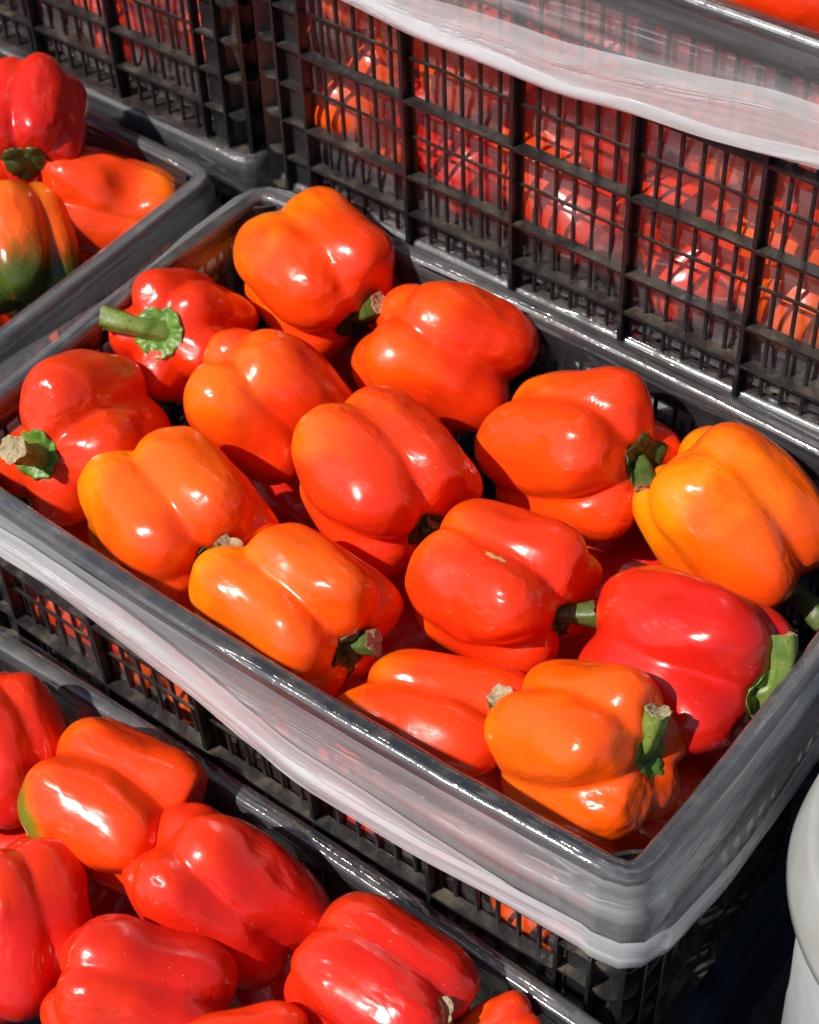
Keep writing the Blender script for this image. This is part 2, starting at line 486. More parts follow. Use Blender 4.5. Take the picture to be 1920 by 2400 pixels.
def build_crate(name, loc, H, label, bow_top=0.006, bow_mid=0.005, faces=('front', 'right', 'back', 'left'), seed=0, rz=0.0):
    root = empty(name, loc)
    root.rotation_euler.z = rz
    tag(root, label, 'crate', 'stacked black plastic crates')
    bowz = lambda z: bow_mid * z / 0.15 if z < 0.15 else bow_mid + (bow_top - bow_mid) * (z - 0.15) / (H - 0.15)
    # floor and rim
    b = Builder()
    b.box((0.010, 0.010, 0.0), (CL - 0.010, CW - 0.010, 0.0028))
    o = obj('floor_panel', b.mesh('floor_panel', M_PLASTIC), root)
    b = Builder()
    prof = [(0.0, H - .028), (0.0, H - .003), (-.003, H), (-RIMW + .002, H), (-RIMW, H - .002), (-RIMW, H - .026), (-RIMW + .0025, H - .026),
            (-RIMW + .0025, H - .003), (-.0025, H - .003), (-.0025, H - .028)]
    base = round_rect(0.0, H, bow_top, step=0.03, rad=0.017)
    rings = [[(x + nx * dn, y + ny * dn, z) for dn, z in prof] for x, y, nx, ny in base]
    b.sweep(rings, closed=True)
    obj('rim', b.mesh('rim', M_PLASTIC), root)
    # corner posts
    sh_levels = [0.0, 0.0358, 0.0726, 0.108, 0.1434, 0.179, 0.2152, 0.25]
    for (cx, cy, a) in ((0, 0, 0), (CL, 0, math.pi / 2), (CL, CW, math.pi), (0, CW, -math.pi / 2)):
        cp = obj('corner_post', shared(('cp', H), lambda: corner_mesh(H)), root, (cx, cy, 0), (0, 0, a))
        for z in sh_levels:
            obj('shelf', shared('shelf', shelf_mesh), cp, (0, 0, z + .0004))
    for side in faces:
        long = side in ('front', 'back')
        length = CL if long else CW
        bz = bowz if long else (lambda z: 0.4 * bowz(z))
        npan = 5 if long else 3
        inner = length - 2 * POST
        sp = inner / npan
        for i, z in enumerate((0.0,) + LEVELS):
            first = i == 0
            d0 = -0.0008 if first else 0.0012
            me = strip_mesh(side, length, POST + .0014, length - POST - .0014, d0, DEP + .003, z, z + 0.0026, bz, H, seed + i)
            obj('ledge', me, root)
        for z in CROSS:
            me = strip_mesh(side, length, POST + .001, length - POST - .001, DEP - .0006, DEP + .0014, z, z + 0.0020, bz, H, seed)
            obj('cross_bar', me, root)
        def rib_mesh():
            b = Builder(); b.box((-.0016, 0.0, 0.0), (.0016, DEP, H - .030)); b.box((-.0050, DEP - .0004, 0.0), (.0050, DEP + .0024, H - .030))
            return b.mesh('rib', M_PLASTIC)
        def bar_mesh():
            b = Builder(); w = .0017
            b.prism([(-w, DEP + .0006), (-w * .55, DEP - .0002), (w * .55, DEP - .0002), (w, DEP + .0006), (w * .7, DEP + .0026), (-w * .7, DEP + .0026)], 0.001, H - .027); return b.mesh('bar', M_PLASTIC)
        rib = shared(('rib', H), rib_mesh); bar = shared(('bar', H), bar_mesh)
        for i in range(1, npan):
            u = POST + sp * i
            w0, w1 = bow_at(u, length, bz(0)), bow_at(u, length, bz(H))
            q = wall_map(side, u, -w0, 0)
            o = obj('rib', rib, root, q); o.rotation_euler = (math.atan((w1 - w0) / H), 0, WALL_ROT[side])
        for i in range(npan):
            for j in range(1, 6):
                u = POST + sp * (i + j / 6)
                w0, w1 = bow_at(u, length, bz(0)), bow_at(u, length, bz(H))
                q = wall_map(side, u, -w0, 0)
                o = obj('bar', bar, root, q)
                tw = 0.004 * math.sin(seed * 7 + i * 13.7 + j * 5.1)
                o.rotation_euler = (math.atan((w1 - w0) / H), tw, WALL_ROT[side])
    return root

# ------------------------------------------------------------------ plastic film liners
def smooth_interp(xs, ys, x):
    x = np.asarray(x, float)
    r = np.interp(x, xs, ys)
    return r

def build_liner(name, loc, H, label, hem_front, hem_right, hem_other=0.06, bow=0.006, depth=None, seed=1, sag=0.0, inside_amp=0.0035,
                folds=True, rz=0.0, wall=None, flap=None, hem=None):
    """a clear bag lining a crate: up the inside, over the rim, folded down outside.
    hem_front / hem_right: lists of (u, drop below the rim)."""
    root = empty(name, loc)
    root.rotation_euler.z = rz
    tag(root, label, 'plastic liner', 'clear film liners in the crates')
    base = round_rect(0.0, H, bow, step=0.004, rad=0.018)
    X = np.array([q[0] for q in base]); Y = np.array([q[1] for q in base])
    NX = np.array([q[2] for q in base]); NY = np.array([q[3] for q in base])
    S = np.concatenate([[0], np.cumsum(np.hypot(np.diff(X), np.diff(Y)))])
    n = len(S)
    # drop of the hem around the perimeter
    front = NY < -0.5; right = NX > 0.5
    drop = np.full(n, hem_other)
    drop = np.where(front, smooth_interp([q[0] for q in hem_front], [q[1] for q in hem_front], X), drop)
    drop = np.where(right & ~front, smooth_interp([q[0] for q in hem_right], [q[1] for q in hem_right], Y), drop)
    ker = np.ones(9) / 9
    drop = np.convolve(np.concatenate([drop[-4:], drop, drop[:4]]), ker, 'valid')
    drop = drop + 0.0014 * fbm(S * 9, np.zeros(n), None, seed + 5, 2)
    th = np.linspace(0, 1, n)
    def grid(profile, amp, sfreq, tfreq, sd, extra=0.0):
        """profile(t index) -> arrays (offset, z) each of length n; returns verts and uv"""
        rows = []; uvs = []
        tl = 0.0; prev = None
        for k, (dn, z, a) in enumerate(profile):
            dn = np.broadcast_to(dn, n).astype(float); z = np.broadcast_to(z, n).astype(float)
            if prev is not None: tl = tl + np.hypot(dn - prev[0], z - prev[1])
            else: tl = np.zeros(n)
            prev = (dn, z)
            per = np.cos(2 * np.pi * th), np.sin(2 * np.pi * th)
            w = fbm(S * sfreq, tl * tfreq + 3.1, None, sd, 3)
            w2 = np.abs(vnoise(S * sfreq * 2.3 + tl * 25, tl * tfreq * 0.7 - S * 4, None, sd + 9))
            rg = 1 - np.abs(vnoise(S * sfreq * 0.6 + 7, tl * tfreq * 0.9 + 1.3 * vnoise(S * 5, tl * 8, None, sd + 2), None, sd + 21))
            disp = a * (0.8 * w + extra + 0.9 * rg ** 5 - 0.5 * np.exp(-(w2 / 0.16) ** 2))
            edge = np.minimum(1, np.minimum(np.arange(n), n - 1 - np.arange(n)) / 12.0)
            disp = disp * edge
            off = dn + disp
            rows.append(np.stack([X + NX * off, Y + NY * off, z + 0.25 * disp], 1))
            uvs.append(np.stack([S, tl], 1))
        return np.array(rows), np.array(uvs)
    def to_mesh(nm, rows, uvs, mat, parent):
        R = rows.shape[0]
        V = rows.reshape(-1, 3)
        i = np.arange(R - 1)[:, None] * n; j = np.arange(n)[None, :]; j2 = (j + 1) % n
        F = np.stack([i + j, i + j2, i + n + j2, i + n + j], -1).reshape(-1, 4)
        me = bpy.data.meshes.new(nm)
        me.vertices.add(len(V)); me.vertices.foreach_set('co', V.ravel())
        me.loops.add(F.size); me.loops.foreach_set('vertex_index', F.ravel())
        me.polygons.add(len(F)); me.polygons.foreach_set('loop_start', np.arange(0, F.size, 4)); me.polygons.foreach_set('loop_total', np.full(len(F), 4))
        me.polygons.foreach_set('use_smooth', np.ones(len(F), bool))
        uvl = me.uv_layers.new(name='UVMap')
        uvf = uvs.reshape(-1, 2)[F.ravel()].copy()
        # last column wraps: keep the seam continuous
        Fc = np.tile(np.array([False, True, True, False]), len(F)) & (np.repeat(np.tile(np.arange(n), R - 1), 4) == n - 1)
        uvf[Fc, 0] = S[-1] + 0.004
        uvl.data.foreach_set('uv', uvf.ravel())
        me.materials.append(mat); me.update(); me.validate()
        return obj(nm, me, parent)
    # inside wall of the bag
    dep = (H - 0.012) if depth is None else depth
    prof = []
    K = max(8, int(dep / 0.006))
    for k in range(K + 1):
        f = k / K
        z = H - dep + (dep - 0.012) * f
        a = inside_amp * min(1.0, 2.6 * (1 - f) + 0.12)
        prof.append((-RIMW - 0.0014 - 0.004 * (1 - f), z, a))
    r_, u_ = grid(prof, 0, 9, 14, seed, -0.25)
    to_mesh('bag_wall', r_, u_, wall or M_FILM_IN, root)
    # over the rim and down to the hem
    prof = [(-RIMW - 0.0014, H - 0.012, 0.0003), (-RIMW - 0.0012, H - 0.004, 0.0004), (-RIMW - 0.0004, H - 0.0003, 0.0003), (-RIMW + 0.0012, H + 0.0009, 0.0003),
            (-0.0065, H + 0.0012, 0.0004), (-0.0016, H + 0.0010, 0.0002), (0.0005, H - 0.0004, 0.0002), (0.0010, H - 0.0035, 0.0003), (0.0012, H - 0.008, 0.0005)]
    r_, u_ = grid([(a_, b_, c_ * 2.2) for a_, b_, c_ in prof], 0, 13.0, 45, seed + 31, 0.35)
    top = to_mesh('rim_cover', r_, u_, M_RIM, root)
    prof = prof[-1:]
    K = 18
    for k in range(1, K + 1):
        f = k / K
        prof.append((0.0012 + 0.0012 * min(1, 4 * f) + 0.0030 * math.sin(math.pi * f * 0.8) + sag * f, H - 0.008 - (drop - 0.008) * f, 0.0006 + 0.0020 * f))
    r_, u_ = grid(prof, 0, 3.0, 60, seed + 31, 0.4)
    to_mesh('outer_flap', r_, u_, flap or M_FILM, root)
    if folds:
        for q, (up, lift, sd) in enumerate(((0.036, 0.0018, 3), (0.020, 0.0036, 7))):
            prof = []
            K = 12
            upv = up * (1.0 + 0.45 * fbm(S * 3.2, np.zeros(n) + sd, None, seed + sd, 2))
            upv = np.minimum(upv, np.maximum(drop - 0.006, 0.004))
            for k in range(K + 1):
                f = k / K
                bul = (0.0058, 0.0034)[q] * math.sin(math.pi * f) ** 0.8 * (0.55 + 0.45 * np.clip(fbm(S * 5, np.zeros(n) + 2.2 * sd, None, seed + 3 * sd, 2), -1, 1))
                prof.append((0.0052 + lift + sag * 0.9 + bul, H - drop - 0.0008 * q + upv * (1 - f), 0.0013))
            r_, u_ = grid(prof, 0, 2.6, 75, seed + 50 + sd, 0.5)
            to_mesh('folded_hem', r_, u_, hem or M_HEM, root)
    return root

RA = 0.158                      # rim height of the open crate
HA, HB = 0.3014, 0.318
A0 = (-0.053, 0.0, RA - HA)
B0 = (-0.066, 0.394, 0.1425)
C0 = (-0.688, 0.402, 0.1500)
D0 = (-0.697, -0.011, RA - HA)
E0 = (-0.020, -0.393, 0.004 - HA)
H0 = (-0.060, 0.400, 0.150 - HA)
G0 = (-0.686, 0.396, 0.153 - HA)
build_crate('plastic_crate', A0, HA, 'black slatted crate with open top full of peppers, in the middle', 0.010, 0.007, seed=1)
build_crate('plastic_crate', B0, HB, 'tall black slatted crate standing behind the open one, peppers behind its grid', 0.004, 0.004, seed=2)
build_crate('plastic_crate', C0, HB, 'black slatted crate at the upper left, next to the tall rear crate', 0.004, 0.003, seed=3)
build_crate('plastic_crate', D0, HA, 'black crate at the left edge holding a half-green pepper', 0.004, 0.003, seed=4)
build_crate('plastic_crate', E0, HA, 'nearest black crate, lowest of all, cut by the bottom edge', 0.004, 0.003, seed=5)
build_crate('plastic_crate', H0, HA, 'black crate under the tall rear crate, hidden behind the open one', 0.002, 0.002, faces=('front', 'right'), seed=6)
build_crate('plastic_crate', G0, HA, 'black crate under the upper left one, behind the left crate', 0.002, 0.002, faces=('front', 'right'), seed=7)

liner_a = build_liner('plastic_liner', A0, HA, 'clear film folded over the rim of the open middle crate',
            [(0.0, 0.050), (0.075, 0.045), (0.139, 0.041), (0.190, 0.046), (0.274, 0.057), (0.358, 0.085), (0.457, 0.086), (0.51, 0.080), (0.606, 0.082)],
            [(0.0, 0.092), (0.03, 0.104), (0.10, 0.122), (0.25, 0.116), (0.39, 0.11)], bow=0.010, seed=11, sag=0.0015)
build_liner('plastic_liner', B0, HB, 'clear film sagging over the rim of the tall rear crate',
            [(0.0, 0.088), (0.132, 0.094), (0.183, 0.099), (0.254, 0.098), (0.303, 0.098), (0.363, 0.090), (0.414, 0.086), (0.49, 0.077), (0.606, 0.07)],
            [(0.0, 0.07), (0.39, 0.08)], bow=0.005, seed=23, sag=0.004, inside_amp=0.0045, wall=M_HAZE, flap=M_FLAP)
build_liner('plastic_liner', C0, HB, 'crumpled clear film inside the upper left crate',
            [(0.0, 0.05), (0.606, 0.05)], [(0.0, 0.05), (0.39, 0.05)], bow=0.004, seed=37, inside_amp=0.0045, wall=M_HAZE, flap=M_FLAP)
build_liner('plastic_liner', D0, HA, 'clear film wrapped over the rim of the left crate',
            [(0.0, 0.06), (0.606, 0.06)], [(0.0, 0.055), (0.39, 0.06)], bow=0.004, seed=41, flap=M_THIN, hem=M_FLAP)
build_liner('plastic_liner', E0, HA, 'clear film lining the nearest crate, its wrinkled rear edge in view',
            [(0.0, 0.06), (0.606, 0.06)], [(0.0, 0.06), (0.39, 0.06)], bow=0.004, seed=53, inside_amp=0.005, flap=M_THIN, hem=M_FLAP)
build_liner('plastic_liner', H0, HA, 'clear film edge under the base of the tall rear crate',
            [(0.0, 0.04), (0.606, 0.04)], [(0.0, 0.06), (0.39, 0.06)], bow=0.002, seed=61, depth=0.05, folds=False, flap=M_THIN, hem=M_FLAP)
build_liner('plastic_liner', G0, HA, 'shiny clear film edge under the base of the upper left crate',
            [(0.0, 0.04), (0.606, 0.045)], [(0.0, 0.045), (0.39, 0.05)], bow=0.002, seed=67, depth=0.05, folds=False, flap=M_THIN, hem=M_FLAP)


# ------------------------------------------------------------------ peppers
def cube_sphere(res):
    verts = {}; V = []; Fs = []
    def vid(p):
        key = tuple(np.round(p, 6))
        if key not in verts: verts[key] = len(V); V.append(p)
        return verts[key]
    g = np.tan(np.linspace(-math.pi / 4, math.pi / 4, res + 1))
    axes = [((1, 0, 0), (0, 1, 0), (0, 0, 1)), ((-1, 0, 0), (0, 0, 1), (0, 1, 0)), ((0, 1, 0), (0, 0, 1), (1, 0, 0)),
            ((0, -1, 0), (1, 0, 0), (0, 0, 1)), ((0, 0, 1), (1, 0, 0), (0, 1, 0)), ((0, 0, -1), (0, 1, 0), (1, 0, 0))]
    for n_, u, v in axes:
        n_, u, v = map(np.array, (n_, u, v))
        ids = [[vid((lambda q: q / np.linalg.norm(q))(n_ + g[i] * u + g[j] * v)) for j in range(res + 1)] for i in range(res + 1)]
        for i in range(res):
            for j in range(res):
                Fs.append((ids[i][j], ids[i + 1][j], ids[i + 1][j + 1], ids[i][j + 1]))
    return np.array(V), np.array(Fs)
SPH = {r: cube_sphere(r) for r in (14, 34)}

def pepper_field(L, R, lobes, seed, taper, k, core, dents, dimple=0.25):
    def field(P):
        x, y, z = P[..., 0], P[..., 1], P[..., 2]
        tz = 0.5 - z / L                     # 0 at the stem end, 1 at the blossom end
        sc = 1 - taper * np.clip(tz, -0.2, 1.2) ** 1.5
        up_ = np.clip(z / (0.5 * L), 0, 1); up_ = up_ * up_ * (3 - 2 * up_)
        dn_ = np.clip(-z / (0.5 * L), 0, 1) ** 3; nar = 1 - 0.24 * up_ - 0.14 * dn_; bul = 1 + 0.05 * up_
        acc = 0
        for (ang, size, shoulder, *shift) in lobes:
            a = math.radians(ang)
            rho = 0.50 * R * size
            ca, sa = math.cos(a), math.sin(a)
            qr = x * ca + y * sa - rho * sc * bul
            qt = -x * sa + y * ca
            l = 0.5 * L * (1 + 0.5 * shoulder)
            zc = 0.25 * shoulder * L + (shift[0] * L if shift else 0.0)
            ra = 0.54 * R * size * sc; rb = {3: 0.66, 4: 0.565}.get(len(lobes), 0.555) * R * size * sc * nar
            F_ = (np.abs(qr / ra) ** 2.25 + np.abs(qt / rb) ** 2.25 + np.abs((z - zc) / l) ** 4.2) ** (1 / 2.25)
            d = (F_ - 1) * 0.5 * R
            acc = acc + np.exp(-d / k)
        cr = core
        ztop = (0.5 - dimple) * L; zbot = -0.44 * L
        zc = (ztop + zbot) / 2
        F_ = np.sqrt((x / (cr * R * sc)) ** 2 + (y / (cr * R * sc)) ** 2 + np.abs((z - zc) / ((ztop - zbot) / 2)) ** 2.2)
        acc = acc + np.exp(-(F_ - 1) * 0.5 * R / k)
        d = -k * np.log(acc + 1e-30)
        s1 = 1.0 / (0.55 * R); s2 = 1.0 / (0.26 * R)
        d = d + 0.045 * R * vnoise(x * s1 + seed * 3.3, y * s1, z * s1 * 0.8, seed) + 0.016 * R * vnoise(x * s2, y * s2 + seed, z * s2 * 0.6, seed + 3)
        for (dx, dy, dz, rad, amt) in dents:
            d = d + amt * np.exp(-((x - dx) ** 2 + (y - dy) ** 2 + (z - dz) ** 2) / rad ** 2)
        return d
    return field

def pepper_mesh(L, R, lobes, seed, mat, res=34, taper=0.07, k=None, core=0.58, dents=(), dimple=0.25):
    k = 0.024 * R if k is None else k
    field = pepper_field(L, R, lobes, seed, taper, k, core, dents, dimple)
    D, Fs = SPH[res]
    c = np.array([0, 0, -0.06 * L])
    rmax = 1.25 * max(R * 1.2, 0.62 * L)
    ns = 44
    lo = np.zeros(len(D)); hi = np.full(len(D), rmax)
    done = np.zeros(len(D), bool)
    for i in range(ns, 0, -1):
        r = rmax * i / ns
        d = field(c + D * r)
        newly = (~done) & (d < 0)
        lo[newly] = r; hi[newly] = rmax * (i + 1) / ns
        done |= newly
    for i in range(9):
        mid = (lo + hi) / 2
        d = field(c + D * mid[:, None])
        ins = d < 0
        lo = np.where(ins, mid, lo); hi = np.where(ins, hi, mid)
    V = c + D * ((lo + hi) / 2)[:, None]
    me = bpy.data.meshes.new('body')
    me.vertices.add(len(V)); me.vertices.foreach_set('co', V.ravel())
    me.loops.add(Fs.size); me.loops.foreach_set('vertex_index', Fs.ravel())
    me.polygons.add(len(Fs)); me.polygons.foreach_set('loop_start', np.arange(0, Fs.size, 4)); me.polygons.foreach_set('loop_total', np.full(len(Fs), 4))
    me.polygons.foreach_set('use_smooth', np.ones(len(Fs), bool))
    me.materials.append(mat); me.update(); me.validate()
    return me, field

def surface_z(field, x, y, top, bottom=-0.01):
    """height of the stem-side surface above (x, y)"""
    zs = np.linspace(top, bottom, 90)
    x = np.asarray(x, float); y = np.asarray(y, float)
    out = np.full(x.shape, bottom); done = np.zeros(x.shape, bool)
    for z in zs:
        d = field(np.stack([x, y, np.full(x.shape, z)], -1))
        nw = (~done) & (d < 0)
        out[nw] = z; done |= nw
    return out

def calyx_mesh(field, L, R, rad, seed, mat):
    nr, na = 9, 48
    V = []; Fs = []
    ang = np.linspace(0, 2 * np.pi, na, endpoint=False)
    edge = rad * (1 + 0.07 * np.sin(5 * ang + seed) + 0.03 * np.abs(np.sin(7 * ang + 2 * seed)) ** 3 + 0.10 * vnoise(np.cos(ang) * 2.5, np.sin(ang) * 2.5 + seed, None, seed) + 0.05 * vnoise(np.cos(ang) * 8, np.sin(ang) * 8 + seed, None, seed + 1))
    zf = surface_z(field, np.array([0.0]), np.array([0.0]), L * 0.62)[0]
    rows = []
    for i in range(nr + 1):
        f = i / nr
        r = edge * f
        x, y = r * np.cos(ang), r * np.sin(ang)
        z = surface_z(field, x, y, L * 0.62)
        z = np.minimum(z, zf + 0.55 * rad)
        lump = 0.07 * rad * vnoise(x / rad * 5, y / rad * 5, None, seed + 2) + 0.02 * rad * np.sin(9 * ang + seed) * f + 0.08 * rad * f * f * vnoise(np.cos(ang) * 4, np.sin(ang) * 4, None, seed + 4)
        z = z + 0.0023 + lump + (0.010 * rad if i == nr else 0) + 0.16 * rad * (1 - f) ** 2
        rows.append(np.stack([x, y, z], 1))
    V = np.concatenate(rows)
    for i in range(nr):
        for j in range(na):
            j2 = (j + 1) % na
            Fs.append((i * na + j, (i + 1) * na + j, (i + 1) * na + j2, i * na + j2))
    # thickness: underside ring at the edge
    under = rows[-1].copy(); under[:, 2] -= 0.0022; under[:, :2] *= 0.94
    o = len(V); V = np.concatenate([V, under])
    for j in range(na):
        j2 = (j + 1) % na
        Fs.append((nr * na + j, o + j, o + j2, nr * na + j2))
    return mesh_from('calyx', V, Fs, mat, True), zf

def stem_meshes(zf, tip, r0, seed, mat, bf=0.4):
    """ribbed stem flaring out of the calyx, curving from the axis to the point tip (local)"""
    p0 = np.array([0, 0, zf - 0.002]); p2 = np.array(tip, float)
    length = np.linalg.norm(p2 - p0)
    p1 = p0 + np.array([0, 0, length * bf])
    nseg, na = 16, 22
    V = []; Fs = []
    up = np.array([1.0, 0.2, 0]) if abs(p2[0] - p1[0]) < 0.8 * length else np.array([0, 1.0, 0.2])
    rings = []
    for i in range(nseg + 1):
        t = i / nseg
        p = (1 - t) ** 2 * p0 + 2 * t * (1 - t) * p1 + t * t * p2
        d = 2 * (1 - t) * (p1 - p0) + 2 * t * (p2 - p1); d /= np.linalg.norm(d)
        u = up - d * (up @ d); u /= np.linalg.norm(u); v = np.cross(d, u)
        rr = r0 * (1.35 * math.exp(-t * 7.5) + 0.84 - 0.08 * math.sin(t * 3.0) + 0.75 * max(0, t - 0.62) ** 1.4)
        a = np.linspace(0, 2 * np.pi, na, endpoint=False)
        rad = rr * (1 + 0.085 * np.cos(5 * a + seed + t * 0.8) + 0.05 * np.cos(9 * a + 2 * seed + t) + 0.04 * math.sin(t * 23 + seed))
        ring = p + np.outer(rad * np.cos(a), u) + np.outer(rad * np.sin(a), v)
        if i == nseg:
            ring = ring + d * (0.0014 * np.cos(2 * a + seed) + 0.0008 * np.cos(5 * a + 2 * seed) + 0.0006 * np.cos(9 * a))[:, None]
        rings.append(ring)
    V = np.concatenate(rings)
    for i in range(nseg):
        for j in range(na):
            j2 = (j + 1) % na
            Fs.append((i * na + j, i * na + j2, (i + 1) * na + j2, (i + 1) * na + j))
    st = mesh_from('stem', V, Fs, mat, True)
    # cut face: slightly dished, with a raised pith ring
    last = rings[-1]; cen = last.mean(0)
    R2 = [last]
    for f, h in ((0.86, 0.0004), (0.70, -0.0007), (0.45, -0.0005), (0.2, -0.0012)):
        R2.append(cen + (last - cen) * f + d * h)
    V2 = np.concatenate(R2 + [(cen - d * 0.001)[None]]); F2 = []
    m = len(R2)
    for i in range(m - 1):
        for j in range(na):
            j2 = (j + 1) % na
            F2.append((i * na + j, i * na + j2, (i + 1) * na + j2, (i + 1) * na + j))
    for j in range(na): F2.append(((m - 1) * na + j, (m - 1) * na + (j + 1) % na, m * na))
    cut = mesh_from('cut_end', V2, F2, M_CUT, True)
    return st, cut

def build_pepper(label, loc, axis, e1, L, R, lobes, pal, stem=None, seed=0, res=34, group=None, taper=0.07, core=0.58, dents=(), k=None, dimple=0.25):
    root = empty('bell_pepper')
    az = Vector(axis).normalized(); ax = Vector(e1); ax = (ax - az * ax.dot(az)).normalized(); ay = az.cross(ax)
    root.matrix_world = Matrix(((ax.x, ay.x, az.x, loc[0]), (ax.y, ay.y, az.y, loc[1]), (ax.z, ay.z, az.z, loc[2]), (0, 0, 0, 1)))
    tag(root, label, 'bell pepper', group)
    me, field = pepper_mesh(L, R, lobes, seed, pepper_material(pal), res, taper, k, core, dents, dimple)
    body = obj('body', me, root)
    if stem is not None:
        tip, srad, crad, shade, bf = stem
        cm, zf = calyx_mesh(field, L, R, crad, seed, M_CALYX if shade == 'green' else M_CALYX_SHADED)
        cal = obj('calyx', cm, root)
        sm, cut = stem_meshes(zf, tip, srad, seed, M_STEM if shade == 'green' else M_STEM_SHADED, bf=bf)
        so = obj('stem', sm, root)
        obj('cut_end', cut, so)
    return root, body, field

